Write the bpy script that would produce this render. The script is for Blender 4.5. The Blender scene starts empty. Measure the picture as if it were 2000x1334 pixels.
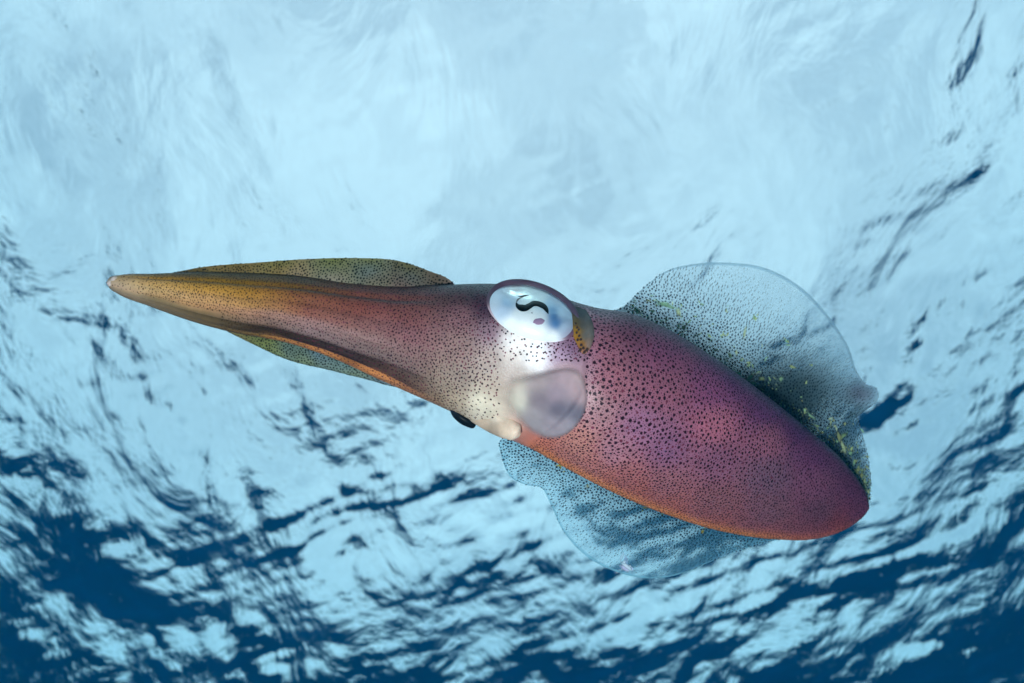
import bpy, math, random
import numpy as np
from mathutils import Vector, Matrix

rng = np.random.default_rng(7)
random.seed(7)
sc = bpy.context.scene
col = sc.collection

# ------------------------------------------------------------------ camera
WATER_DEPTH = 2.3                       # camera is this far below the surface (z = 0)
PITCH = math.radians(60)
LENS = 29.0
CAM = np.array([0.0, 0.0, -WATER_DEPTH])
FWD = np.array([0.0, math.cos(PITCH), math.sin(PITCH)])
UP = np.array([0.0, -math.sin(PITCH), math.cos(PITCH)])
RIGHT = np.array([1.0, 0.0, 0.0])
cam = bpy.data.cameras.new('camera')
cam.lens = LENS; cam.sensor_width = 36.0
cam.clip_start = 0.01; cam.clip_end = 400.0
cam.dof.use_dof = True; cam.dof.focus_distance = 0.335; cam.dof.aperture_fstop = 16.0
camo = bpy.data.objects.new('camera', cam); col.objects.link(camo)
camo.matrix_world = Matrix(((1, 0, 0, CAM[0]),
                            (0, UP[1], -FWD[1], CAM[1]),
                            (0, UP[2], -FWD[2], CAM[2]),
                            (0, 0, 0, 1)))
sc.camera = camo

# ------------------------------------------------------------------ sky, sun, strobe, exposure
SUN_EL, SUN_AZ = math.radians(52), math.radians(172)
world = bpy.data.worlds.new('World'); sc.world = world; world.use_nodes = True
wn = world.node_tree.nodes; wl = world.node_tree.links
for n in list(wn): wn.remove(n)
out = wn.new('ShaderNodeOutputWorld')
sky = wn.new('ShaderNodeTexSky'); sky.sky_type = 'NISHITA'; sky.sun_disc = False
sky.sun_elevation = SUN_EL; sky.sun_rotation = SUN_AZ; sky.dust_density = 3.0; sky.air_density = 1.2
bg_sky = wn.new('ShaderNodeBackground'); bg_sky.inputs['Strength'].default_value = 0.12
wl.new(sky.outputs[0], bg_sky.inputs[0])
bg_cl = wn.new('ShaderNodeBackground'); bg_cl.inputs['Color'].default_value = (1.0, 0.87, 0.88, 1); bg_cl.inputs['Strength'].default_value = 1.42
tc = wn.new('ShaderNodeTexCoord')
noi = wn.new('ShaderNodeTexNoise'); noi.inputs['Scale'].default_value = 2.6; noi.inputs['Detail'].default_value = 6; noi.inputs['Roughness'].default_value = 0.55
wl.new(tc.outputs['Generated'], noi.inputs['Vector'])
mr = wn.new('ShaderNodeMapRange'); mr.inputs['From Min'].default_value = 0.3; mr.inputs['From Max'].default_value = 0.7
mr.inputs['To Min'].default_value = 0.45; mr.inputs['To Max'].default_value = 1.0
wl.new(noi.outputs['Fac'], mr.inputs['Value'])
mixw = wn.new('ShaderNodeMixShader')
wl.new(mr.outputs[0], mixw.inputs[0]); wl.new(bg_sky.outputs[0], mixw.inputs[1]); wl.new(bg_cl.outputs[0], mixw.inputs[2])
wl.new(mixw.outputs[0], out.inputs[0])

sun = bpy.data.lights.new('sun', 'SUN'); sun.energy = 1.0; sun.angle = math.radians(14); sun.color = (1.0, 0.96, 0.9)
suno = bpy.data.objects.new('sun', sun); col.objects.link(suno)
sd = Vector((math.sin(SUN_AZ) * math.cos(SUN_EL), math.cos(SUN_AZ) * math.cos(SUN_EL), math.sin(SUN_EL)))
suno.rotation_euler = sd.to_track_quat('Z', 'Y').to_euler()

# the photographer's strobe, on its arm beside the camera: its flash lights the squid and glints in the eye
strobe = bpy.data.lights.new('camera_strobe', 'SPOT'); strobe.energy = 19.0; strobe.shadow_soft_size = 0.045
strobe.spot_size = math.radians(110); strobe.spot_blend = 0.9; strobe.color = (1.0, 0.97, 0.93)
stro = bpy.data.objects.new('camera_strobe', strobe); col.objects.link(stro)
sp = CAM - 0.09 * RIGHT - 0.14 * UP - 0.20 * FWD
tgt = CAM + 0.36 * FWD
stro.location = sp
stro.rotation_euler = Vector(sp - tgt).to_track_quat('Z', 'Y').to_euler()

sc.view_settings.view_transform = 'Standard'; sc.view_settings.look = 'None'
sc.view_settings.exposure = 0.15; sc.view_settings.gamma = 1.0; sc.view_settings.use_curve_mapping = False
sc.render.engine = 'CYCLES'
cy = sc.cycles
cy.max_bounces = 8; cy.diffuse_bounces = 3; cy.glossy_bounces = 6; cy.transmission_bounces = 8
cy.transparent_max_bounces = 32; cy.caustics_reflective = True; cy.caustics_refractive = True
cy.volume_bounces = 2; cy.use_denoising = True; cy.sample_clamp_indirect = 4.0; cy.blur_glossy = 0.5

# ------------------------------------------------------------------ helpers
F = LENS / 36.0 * 2000.0                # focal length in photo pixels
D0 = 0.36                               # distance of the squid's head
def W(x, y, z):
    """squid design space (photo px across / down, px towards the viewer) -> metres"""
    x = np.asarray(x, float); y = np.asarray(y, float); z = np.asarray(z, float)
    d = D0 - z * (D0 / F)
    a = (x - 1000.0) / F; b = (667.0 - y) / F
    return CAM + d[..., None] * (FWD + a[..., None] * RIGHT + b[..., None] * UP)

def lin(c):
    c = np.asarray(c, float) / 255.0
    return np.where(c <= 0.04045, c / 12.92, ((c + 0.055) / 1.055) ** 2.4)

def cr(ts, pts, t):
    """smooth curve through pts at parameters ts"""
    ts = np.asarray(ts, float); pts = np.asarray(pts, float)
    if pts.ndim == 1: pts = pts[:, None]
    m = np.zeros_like(pts)
    dt = np.diff(ts)[:, None]; sl = np.diff(pts, axis=0) / dt
    m[1:-1] = (sl[:-1] * dt[1:] + sl[1:] * dt[:-1]) / (dt[1:] + dt[:-1]); m[0] = sl[0]; m[-1] = sl[-1]
    t = np.clip(t, ts[0], ts[-1])
    i = np.clip(np.searchsorted(ts, t, side='right') - 1, 0, len(ts) - 2)
    h = (ts[i + 1] - ts[i])[..., None]; u = ((t - ts[i])[..., None]) / h
    r = ((2*u**3 - 3*u**2 + 1) * pts[i] + (u**3 - 2*u**2 + u) * h * m[i]
         + (-2*u**3 + 3*u**2) * pts[i + 1] + (u**3 - u**2) * h * m[i + 1])
    return r[..., 0] if r.shape[-1] == 1 else r

def sstep(a, b, x):
    t = np.clip((x - a) / (b - a), 0, 1); return t * t * (3 - 2 * t)

def vnoise(x, y, seed=0):
    """smooth random field, about -1..1"""
    r = np.random.default_rng(seed); s = 0
    for k in range(6):
        a = r.uniform(0, 2 * math.pi); w = r.uniform(0.6, 1.7)
        s = s + np.sin(w * (x * math.cos(a) + y * math.sin(a)) + r.uniform(0, 6.28))
    return s / 3.0

ROOT = W(1000, 760, 0)
def make_mesh(name, verts, faces, mat, parent, colors=None, smooth=True, local=True):
    me = bpy.data.meshes.new(name)
    v = np.asarray(verts, float) - (ROOT if local else 0)
    f = np.asarray(faces)
    me.vertices.add(len(v)); me.vertices.foreach_set('co', v.astype(np.float32).ravel())
    n = f.shape[1]
    me.loops.add(f.size); me.loops.foreach_set('vertex_index', f.astype(np.int32).ravel())
    me.polygons.add(len(f)); me.polygons.foreach_set('loop_start', np.arange(0, f.size, n, dtype=np.int32))
    me.update(calc_edges=True); me.validate()
    if smooth: me.polygons.foreach_set('use_smooth', np.ones(len(me.polygons), bool))
    if colors is not None:
        at = me.color_attributes.new('pigment', 'FLOAT_COLOR', 'POINT')
        c = np.asarray(colors, np.float32)
        if c.shape[1] == 3: c = np.hstack([c, np.ones((len(c), 1), np.float32)])
        at.data.foreach_set('color', c.ravel())
    me.materials.append(mat)
    o = bpy.data.objects.new(name, me); col.objects.link(o)
    if parent is not None: o.parent = parent
    return o

def grid_faces(nu, nv, wrap):
    i = np.arange(nu - 1)[:, None]; j = np.arange(nv if wrap else nv - 1)[None, :]
    j2 = (j + 1) % nv
    f = np.stack([i * nv + j, i * nv + j2, (i + 1) * nv + j2, (i + 1) * nv + j], -1)
    return f.reshape(-1, 4)

def normals_of(P, wrap):
    du = np.gradient(P, axis=0)
    if wrap: dv = (np.roll(P, -1, 1) - np.roll(P, 1, 1))
    else: dv = np.gradient(P, axis=1)
    n = np.cross(du, dv); l = np.linalg.norm(n, axis=-1, keepdims=True)
    return n / np.maximum(l, 1e-12)

# ------------------------------------------------------------------ materials
def pigment_mat(name, rough=0.42, spec=0.35, sss=0.15, bump=0.0, bscale=900, coat=0.0, use_alpha=False, soft=False, transl=0.0, var=0.12):
    m = bpy.data.materials.new(name); m.use_nodes = True
    N = m.node_tree.nodes; L = m.node_tree.links
    b = N['Principled BSDF']; o = N['Material Output']
    at = N.new('ShaderNodeAttribute'); at.attribute_name = 'pigment'
    # fine mottling of the skin
    nz = N.new('ShaderNodeTexNoise'); nz.inputs['Scale'].default_value = 260; nz.inputs['Detail'].default_value = 5
    t = N.new('ShaderNodeTexCoord'); L.new(t.outputs['Object'], nz.inputs['Vector'])
    r = N.new('ShaderNodeMapRange'); r.inputs['From Min'].default_value = 0.3; r.inputs['From Max'].default_value = 0.7
    r.inputs['To Min'].default_value = 1 - var; r.inputs['To Max'].default_value = 1 + var
    L.new(nz.outputs['Fac'], r.inputs['Value'])
    mx = N.new('ShaderNodeVectorMath'); mx.operation = 'SCALE'
    L.new(at.outputs['Color'], mx.inputs[0]); L.new(r.outputs[0], mx.inputs['Scale'])
    L.new(mx.outputs[0], b.inputs['Base Color'])
    b.inputs['Roughness'].default_value = rough; b.inputs['Specular IOR Level'].default_value = spec
    b.inputs['Subsurface Weight'].default_value = sss; b.inputs['Subsurface Radius'].default_value = (1, .45, .4); b.inputs['Subsurface Scale'].default_value = 0.002
    b.inputs['Coat Weight'].default_value = coat; b.inputs['Coat Roughness'].default_value = 0.12
    if bump > 0:
        n2 = N.new('ShaderNodeTexNoise'); n2.inputs['Scale'].default_value = bscale; n2.inputs['Detail'].default_value = 4
        L.new(t.outputs['Object'], n2.inputs['Vector'])
        bp = N.new('ShaderNodeBump'); bp.inputs['Strength'].default_value = bump; bp.inputs['Distance'].default_value = 0.0006
        L.new(n2.outputs['Fac'], bp.inputs['Height']); L.new(bp.outputs[0], b.inputs['Normal'])
    surf = b.outputs[0]
    if transl > 0:
        tr = N.new('ShaderNodeBsdfTranslucent'); L.new(mx.outputs[0], tr.inputs[0])
        ms = N.new('ShaderNodeMixShader'); ms.inputs[0].default_value = transl
        L.new(surf, ms.inputs[1]); L.new(tr.outputs[0], ms.inputs[2]); surf = ms.outputs[0]
    if use_alpha or soft:
        tp = N.new('ShaderNodeBsdfTransparent'); ms = N.new('ShaderNodeMixShader')
        fac = at.outputs['Alpha']
        if soft:
            sr = N.new('ShaderNodeMapRange'); sr.interpolation_type = 'SMOOTHSTEP'
            sr.inputs['From Min'].default_value = 0.05; sr.inputs['From Max'].default_value = 0.55
            L.new(fac, sr.inputs['Value']); fac = sr.outputs[0]
        L.new(fac, ms.inputs[0]); L.new(tp.outputs[0], ms.inputs[1]); L.new(surf, ms.inputs[2]); surf = ms.outputs[0]
    L.new(surf, o.inputs['Surface'])
    return m

M_skin = pigment_mat('squid_skin', rough=0.36, spec=0.22, sss=0.12, bump=0.35, bscale=1100)
M_arm = pigment_mat('arm_skin', rough=0.38, spec=0.4, sss=0.1, bump=0.35, bscale=1100)
M_spot = pigment_mat('chromatophore', rough=0.5, spec=0.15, sss=0, soft=True, var=0.05)
M_finspot = pigment_mat('fin_chromatophore', rough=0.5, spec=0.1, sss=0, soft=True, var=0.05)
M_fleck = pigment_mat('iridescent_fleck', rough=0.25, spec=0.6, sss=0, soft=True, var=0.2, transl=0.5)
M_fin = pigment_mat('fin_membrane', rough=0.3, spec=0.3, sss=0, use_alpha=True, transl=0.55, var=0.1)
M_eye = pigment_mat('eye_silver', rough=0.2, spec=0.6, sss=0.0, coat=1.0, var=0.05)
M_eye.node_tree.nodes['Principled BSDF'].inputs['Metallic'].default_value = 0.08
M_eye.node_tree.nodes['Principled BSDF'].inputs['Coat Roughness'].default_value = 0.03
M_pupil = pigment_mat('pupil_black', rough=0.35, spec=0.04, sss=0, var=0.0)
M_valve = pigment_mat('valve_tissue', rough=0.6, spec=0.15, sss=0.35, var=0.08, use_alpha=True)
M_soft = pigment_mat('soft_tissue', rough=0.48, spec=0.25, sss=0.35, var=0.14)

# ------------------------------------------------------------------ water surface and the deep below
def water_mat():
    m = bpy.data.materials.new('water'); m.use_nodes = True
    N = m.node_tree.nodes; L = m.node_tree.links
    N.remove(N['Principled BSDF'])
    g = N.new('ShaderNodeBsdfGlass'); g.inputs['IOR'].default_value = 1.333; g.inputs['Roughness'].default_value = 0.025
    g.inputs['Color'].default_value = (0.97, 0.99, 1.0, 1)
    t = N.new('ShaderNodeTexCoord')
    prev = None
    # wind ripples too fine for the mesh: (scale, stretch, angle, detail, roughness, type, height)
    for sc_, st_, an, de, ro, ty, hgt in ((3.2, 0.6, 30, 7, 0.535, 'FBM', 0.050), (5.0, 0.55, -25, 5, 0.5, 'RIDGED_MULTIFRACTAL', 0.0030)):
        mp = N.new('ShaderNodeMapping'); mp.inputs['Scale'].default_value = (1, st_, 1); mp.inputs['Rotation'].default_value = (0, 0, math.radians(an))
        L.new(t.outputs['Object'], mp.inputs['Vector'])
        n1 = N.new('ShaderNodeTexNoise'); n1.noise_type = ty
        n1.inputs['Scale'].default_value = sc_; n1.inputs['Detail'].default_value = de; n1.inputs['Roughness'].default_value = ro; n1.inputs['Distortion'].default_value = 0.5
        L.new(mp.outputs[0], n1.inputs['Vector'])
        bp = N.new('ShaderNodeBump'); bp.inputs['Strength'].default_value = 1.0; bp.inputs['Distance'].default_value = hgt
        L.new(n1.outputs['Fac'], bp.inputs['Height'])
        if prev is not None: L.new(prev, bp.inputs['Normal'])
        prev = bp.outputs[0]
    L.new(prev, g.inputs['Normal'])
    L.new(g.outputs[0], N['Material Output'].inputs['Surface'])
    return m

WAVE_SEED = 71
def build_surface():
    n = 760
    t = np.linspace(-1, 1, n); a = np.abs(t)
    g = np.sign(t) * 63.0 * (a * 0.055 + 0.945 * a ** 7)
    sp = np.gradient(g)
    X, Y = np.meshgrid(g, g + 1.7, indexing='ij')
    S = np.maximum(sp[:, None], sp[None, :])
    Z = np.zeros_like(X); DX = np.zeros_like(X); DY = np.zeros_like(X)
    r = np.random.default_rng(WAVE_SEED)
    nw = 140
    for i in range(nw):
        lam = math.exp(r.uniform(math.log(0.06), math.log(1.3)))
        k = 2 * math.pi / lam
        th = math.radians(35) + r.normal(0, 0.9)
        amp = 0.150 * math.sqrt(2.0 / nw) / k * (0.9 if lam > 0.45 else 1.0)
        A = amp * np.exp(-(S * k) ** 2 * 0.06)
        ph = k * (X * math.cos(th) + Y * math.sin(th)) + r.uniform(0, 6.283)
        Z += A * np.cos(ph)
        DX -= A * math.cos(th) * np.sin(ph); DY -= A * math.sin(th) * np.sin(ph)
    P = np.stack([X + 0.9 * DX, Y + 0.9 * DY, Z], -1).reshape(-1, 3)
    o = make_mesh('water_surface', P, grid_faces(n, n, False)[:, ::-1], water_mat(), None, local=False)
    o['kind'] = 'structure'
    return o
build_surface()

def build_deep():
    m = bpy.data.materials.new('deep_water'); m.use_nodes = True
    N = m.node_tree.nodes; L = m.node_tree.links
    b = N['Principled BSDF']; b.inputs['Roughness'].default_value = 1.0; b.inputs['Specular IOR Level'].default_value = 0
    t = N.new('ShaderNodeTexCoord'); nz = N.new('ShaderNodeTexNoise'); nz.inputs['Scale'].default_value = 0.12; nz.inputs['Detail'].default_value = 3
    L.new(t.outputs['Object'], nz.inputs['Vector'])
    rp = N.new('ShaderNodeMix'); rp.data_type = 'RGBA'
    rp.inputs[6].default_value = (0.001, 0.055, 0.135, 1); rp.inputs[7].default_value = (0.002, 0.085, 0.19, 1)
    L.new(nz.outputs['Fac'], rp.inputs[0]); L.new(rp.outputs[2], b.inputs['Base Color'])
    nu, nv = 24, 64
    v = []
    for i in range(nu):
        e = (i / (nu - 1)) * math.pi / 2
        for j in range(nv):
            a = 2 * math.pi * j / nv
            v.append((60 * math.cos(e) * math.cos(a), 1.2 + 60 * math.cos(e) * math.sin(a), 0.6 - 46 * math.sin(e)))
    o = make_mesh('deep_water', np.array(v), grid_faces(nu, nv, True), m, None, local=False)
    o['kind'] = 'structure'
build_deep()

def build_haze():
    # the sea water itself: it swallows red first and scatters a little blue
    m = bpy.data.materials.new('sea_water_volume'); m.use_nodes = True
    N = m.node_tree.nodes; L = m.node_tree.links
    N.remove(N['Principled BSDF'])
    v = N.new('ShaderNodeVolumePrincipled'); v.inputs['Density'].default_value = 1.0
    v.inputs['Color'].default_value = (0.0015, 0.030, 0.049, 1); v.inputs['Anisotropy'].default_value = 0.3
    ab = (0.40, 0.128, 0.055)
    v.inputs['Absorption Color'].default_value = tuple((1 - x) ** 2 for x in ab) + (1,)
    L.new(v.outputs[0], N['Material Output'].inputs['Volume'])
    x, y0, y1, z0, z1 = 29.0, -27.8, 30.2, -31.0, -0.16
    V = [(a, b, c) for c in (z0, z1) for b in (y0, y1) for a in (-x, x)]
    f = [(0, 2, 3, 1), (4, 5, 7, 6), (0, 1, 5, 4), (2, 6, 7, 3), (0, 4, 6, 2), (1, 3, 7, 5)]
    o = make_mesh('haze', np.array(V), np.array(f), m, None, smooth=False, local=False)
    o['kind'] = 'stuff'; o['label'] = 'clear blue sea water filling the space under the surface'; o['category'] = 'water'
build_haze()

# ------------------------------------------------------------------ the squid
squid = bpy.data.objects.new('squid', None); col.objects.link(squid)
squid.location = ROOT; squid.empty_display_size = 0.05
squid['label'] = 'spotted pink and purple reef squid with silver eye hovering below the water surface'
squid['category'] = 'squid'

# stations: top edge, bottom edge, depth of the axis (px towards viewer), thickness ratio
ST = [
    ((208, 551), (208, 553), -190, .9), ((214, 542), (213, 562), -190, .9), ((235, 537), (230, 574), -185, .9),
    ((300, 535), (290, 597), -170, .9), ((400, 532), (385, 630), -145, .9), ((480, 534), (455, 648), -125, .9),
    ((585, 540), (560, 668), -95, .9), ((690, 553), (655, 700), -70, .88), ((790, 560), (735, 737), -45, .85),
    ((880, 556), (815, 774), -20, .82), ((950, 554), (885, 806), -5, .8), ((1010, 557), (945, 836), 0, .8),
    ((1065, 566), (1000, 860), 0, .8), ((1110, 585), (1040, 878), 0, .82), ((1160, 600), (1085, 903), 0, .85),
    ((1230, 612), (1140, 933), -8, .88), ((1310, 646), (1215, 970), -30, .9), ((1400, 702), (1310, 1008), -70, .9),
    ((1500, 775), (1415, 1039), -130, .9), ((1580, 840), (1510, 1053), -195, .88), ((1640, 893), (1590, 1053), -255, .86),
    ((1676, 937), (1645, 1037), -300, .84), ((1691, 962), (1672, 1021), -322, .84), ((1697, 982), (1688, 1007), -332, .84), ((1698, 992), (1697, 995), -334, .84),
]
T = np.array([s[0] for s in ST], float); B = np.array([s[1] for s in ST], float)
Zs = np.array([s[2] for s in ST], float); Ks = np.array([s[3] for s in ST], float)
step = np.maximum(np.linalg.norm(np.diff(T, axis=0), axis=1), np.linalg.norm(np.diff(B, axis=0), axis=1))
SU = np.concatenate([[0], np.cumsum(step)])

def catalog_color(ctrl, X, Y, sig=34.0, sat=1.0):
    c = np.array([p[:2] for p in ctrl], float); k = np.array([lin(p[2]) for p in ctrl])
    sh = X.shape; x = X.ravel(); y = Y.ravel(); sg = np.broadcast_to(sig, sh).ravel()
    outc = np.zeros((x.size, 3)); wsum = np.full(x.size, 1e-9)
    for (cx, cy_), kc in zip(c, k):
        d2 = (x - cx) ** 2 + (y - cy_) ** 2
        w = 1.0 / (d2 + sg * sg * 0.5) ** 2
        outc += w[:, None] * kc; wsum += w
    o = outc / wsum[:, None]
    g = o @ np.array([0.3, 0.55, 0.15])
    return (g[:, None] + (o - g[:, None]) * sat).reshape(sh + (3,))

BODY = [
    (212, 552, (214, 182, 172)), (240, 556, (210, 172, 122)), (300, 562, (212, 166, 112)), (300, 543, (150, 115, 60)),
    (350, 606, (165, 135, 105)), (290, 588, (150, 130, 105)), (400, 562, (200, 150, 78)), (400, 540, (135, 106, 30)),
    (400, 590, (215, 165, 122)), (425, 626, (130, 108, 80)), (500, 562, (150, 112, 40)), (500, 590, (195, 145, 85)),
    (500, 622, (185, 142, 125)), (510, 652, (92, 72, 50)), (600, 562, (130, 98, 55)), (600, 600, (155, 98, 78)),
    (600, 640, (170, 138, 135)), (600, 664, (105, 82, 70)), (640, 684, (100, 75, 60)), (655, 697, (205, 140, 90)), (590, 673, (205, 140, 90)),
    (700, 580, (140, 84, 74)), (700, 620, (158, 114, 108)), (700, 660, (158, 134, 132)), (700, 698, (104, 84, 82)),
    (725, 730, (205, 138, 85)), (800, 590, (135, 88, 78)), (800, 640, (160, 114, 118)), (800, 700, (145, 120, 116)),
    (780, 752, (180, 132, 96)), (850, 785, (170, 140, 112)),
    (900, 570, (92, 62, 62)), (950, 570, (66, 42, 54)), (925, 560, (76, 50, 52)), (870, 562, (100, 68, 62)), (945, 590, (80, 54, 70)), (900, 620, (155, 112, 116)), (900, 680, (160, 128, 124)),
    (900, 740, (158, 138, 130)), (860, 760, (165, 145, 132)), (880, 780, (190, 168, 148)), (940, 785, (230, 214, 196)), (960, 750, (190, 168, 156)), (960, 700, (180, 156, 150)),
    (1000, 690, (212, 192, 186)), (960, 650, (150, 116, 130)), (1000, 665, (250, 240, 240)), (1050, 690, (252, 248, 252)), (1095, 695, (190, 158, 185)), (1112, 680, (128, 92, 118)),
    (1010, 735, (184, 162, 156)), (1100, 722, (180, 146, 148)), (1090, 578, (80, 60, 74)), (955, 600, (85, 60, 80)),
    (1150, 620, (165, 108, 126)), (1180, 680, (170, 112, 128)), (1200, 740, (176, 116, 130)), (1165, 800, (178, 132, 140)),
    (1130, 868, (188, 132, 124)), (1060, 882, (200, 122, 104)), (1230, 640, (145, 88, 110)), (1300, 680, (165, 98, 130)),
    (1300, 760, (176, 112, 132)), (1250, 835, (172, 120, 150)), (1300, 880, (158, 108, 140)), (1200, 885, (180, 128, 144)),
    (1150, 915, (186, 122, 118)), (1100, 896, (188, 124, 118)), (1400, 755, (172, 102, 142)), (1400, 830, (205, 126, 146)),
    (1400, 900, (160, 106, 132)), (1300, 945, (168, 112, 122)), (1240, 970, (190, 115, 105)), (1300, 995, (190, 115, 108)),
    (1190, 940, (190, 118, 108)), (1220, 935, (180, 115, 118)), (1400, 985, (158, 106, 116)), (1400, 1025, (185, 112, 112)), (1500, 800, (142, 82, 132)),
    (1500, 860, (188, 118, 140)), (1500, 930, (148, 108, 130)), (1500, 1005, (152, 106, 122)), (1500, 1045, (185, 108, 112)),
    (1600, 885, (152, 88, 132)), (1600, 950, (168, 104, 134)), (1600, 1000, (142, 96, 118)), (1600, 1045, (175, 100, 112)),
    (1670, 950, (150, 84, 122)), (1680, 1000, (165, 92, 125)), (1640, 1034, (190, 98, 102)), (1430, 738, (140, 80, 130)), (1560, 830, (134, 74, 128)),
]

def body_surface(nu=460, nv=260):
    u = np.linspace(0, SU[-1], nu)
    # denser near both blunt ends
    u = np.unique(np.concatenate([u, np.linspace(0, 40, 20), np.linspace(SU[-1] - 60, SU[-1], 30)]))
    nu = len(u)
    t = cr(SU, T, u); b = cr(SU, B, u); z = cr(SU, Zs, u); k = cr(SU, Ks, u)
    C = (t + b) / 2; H = (t - b) / 2
    hw = np.linalg.norm(H, axis=1)
    v = np.linspace(0, 2 * math.pi, nv, endpoint=False)
    cv, sv = np.cos(v), np.sin(v)
    cx = C[:, 0]
    # arm bundle: rounded ridges of the separate arms, fading into the head
    arms = sstep(225, 300, cx) * (1 - sstep(720, 880, cx))
    groove = np.zeros((nu, nv))
    for g0, wd, dp in ((0.80, 0.10, 0.07), (1.35, 0.12, 0.07), (1.95, 0.09, 0.12), (2.42, 0.08, 0.22), (2.80, 0.06, 0.10), (4.0, 0.1, 0.1), (5.2, 0.1, 0.1)):
        wig = 0.05 * np.sin(cx / 90.0 + g0 * 3)
        groove -= dp * np.exp(-((v[None] - (g0 + wig[:, None])) / wd) ** 2)
    groove += 0.02 * np.cos(v * 6)[None]
    R = 1 + arms[:, None] * groove
    X = C[:, 0:1] + H[:, 0:1] * cv[None] * R
    Y = C[:, 1:2] + H[:, 1:2] * cv[None] * R
    Z = z[:, None] + (hw * k)[:, None] * sv[None] * R
    front = (sv > -0.2)[None] * np.ones((nu, 1))
    # socket swelling round the eye
    d = ((X - 1045) / 95) ** 2 + ((Y - 625) / 70) ** 2
    Z = Z + front * 20 * np.exp(-d)
    # mantle collar: a lip that stands proud of the neck
    yy = (Y - 730) / 140.0
    edge = 1140 - 110 * np.clip(yy, 0, 2) ** 2 + 8 * np.clip(-yy, 0, 1)
    lip = sstep(-5, 9, X - edge) * (1 - sstep(20, 190, X - edge))
    Z = Z + front * 11 * lip * (sv > 0)[None]
    # gentle waviness of a soft body
    Z = Z + front * 2.0 * vnoise(X / 38, Y / 38, 3)
    rim = (hw[:, None] * (1 + cv[None])) + 0 * X
    return X, Y, Z, edge, rim, (1 - cv[None]) / 2 + 0 * X

BX, BY, BZ, BEDGE, BRIM, BH = body_surface()
BP = W(BX, BY, BZ)
BC = catalog_color(BODY, BX, BY, 32, 0.97)
# the arms carry lengthwise bands of colour: table of x against position across the bundle
AX = np.array([215, 300, 400, 500, 600, 700, 800, 900], float); AH = np.array([0, .12, .3, .5, .65, .78, .86, .93, 1.0])
AT = lin(np.array([
    [(190, 150, 110), (200, 165, 125), (212, 180, 150), (216, 184, 160), (212, 178, 155), (190, 160, 135), (175, 150, 130), (165, 140, 120), (160, 135, 115)],
    [(140, 106, 50), (180, 135, 68), (212, 166, 108), (218, 175, 125), (208, 165, 122), (160, 134, 102), (145, 122, 98), (140, 118, 95), (130, 110, 90)],
    [(112, 86, 22), (152, 114, 40), (198, 148, 72), (220, 168, 118), (210, 160, 118), (146, 118, 88), (112, 92, 68), (122, 100, 75), (112, 92, 70)],
    [(102, 78, 22), (134, 100, 34), (172, 124, 54), (196, 144, 88), (188, 142, 120), (148, 116, 102), (88, 68, 50), (66, 50, 36), (128, 98, 60)],
    [(100, 74, 36), (120, 88, 44), (146, 94, 66), (158, 102, 86), (176, 138, 134), (150, 124, 122), (86, 68, 62), (62, 48, 42), (210, 142, 90)],
    [(114, 74, 56), (130, 82, 66), (138, 82, 72), (154, 108, 102), (168, 134, 130), (138, 114, 112), (84, 66, 64), (66, 50, 48), (214, 142, 88)],
    [(108, 70, 62), (126, 82, 74), (138, 90, 86), (156, 110, 112), (156, 122, 120), (138, 114, 110), (108, 88, 82), (112, 86, 74), (200, 138, 96)],
    [(96, 64, 60), (112, 76, 74), (140, 98, 98), (158, 116, 118), (160, 130, 126), (150, 126, 120), (140, 118, 108), (150, 124, 104), (190, 150, 120)]], float))
_h = BH; _xi = np.clip(np.searchsorted(AX, BX, side='right') - 1, 0, len(AX) - 2); _xf = np.clip((BX - AX[_xi]) / (AX[_xi + 1] - AX[_xi]), 0, 1)
_wob = _h + 0.012 * np.sin(BX / 37.0) + 0.01 * np.sin(BX / 17.0 + 2)
_hi = np.clip(np.searchsorted(AH, _wob, side='right') - 1, 0, len(AH) - 2); _hf = np.clip((_wob - AH[_hi]) / (AH[_hi + 1] - AH[_hi]), 0, 1)
_xf, _hf = _xf[..., None], (_hf * _hf * (3 - 2 * _hf))[..., None]
_ac = (AT[_xi, _hi] * (1 - _xf) + AT[_xi + 1, _hi] * _xf) * (1 - _hf) + (AT[_xi, _hi + 1] * (1 - _xf) + AT[_xi + 1, _hi + 1] * _xf) * _hf
_wa = (1 - sstep(790, 900, BX))[..., None]
BC = BC * (1 - _wa) + _ac * _wa
BC = BC * (1 - 0.10 * sstep(1140, 1230, BX))[..., None]
BC = np.clip(BC, 0, 1) ** 1.18 * 0.98
# orange-pink lower rim of the mantle, its translucent edge glow painted into the pigment
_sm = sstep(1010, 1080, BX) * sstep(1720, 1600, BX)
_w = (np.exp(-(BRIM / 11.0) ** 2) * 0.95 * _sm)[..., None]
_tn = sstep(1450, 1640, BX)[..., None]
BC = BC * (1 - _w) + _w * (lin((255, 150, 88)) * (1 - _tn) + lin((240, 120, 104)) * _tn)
nu_b, nv_b = BX.shape
def closed_loft_faces(nu, nv):
    return grid_faces(nu, nv, True)
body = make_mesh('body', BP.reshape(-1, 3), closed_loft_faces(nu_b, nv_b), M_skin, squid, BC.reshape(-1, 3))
BN = normals_of(BP, True)
# make them point outward
cen = BP.mean(axis=1, keepdims=True)
if (np.sum(BN * (BP - cen), -1) < 0).mean() > 0.5: BN = -BN

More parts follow.
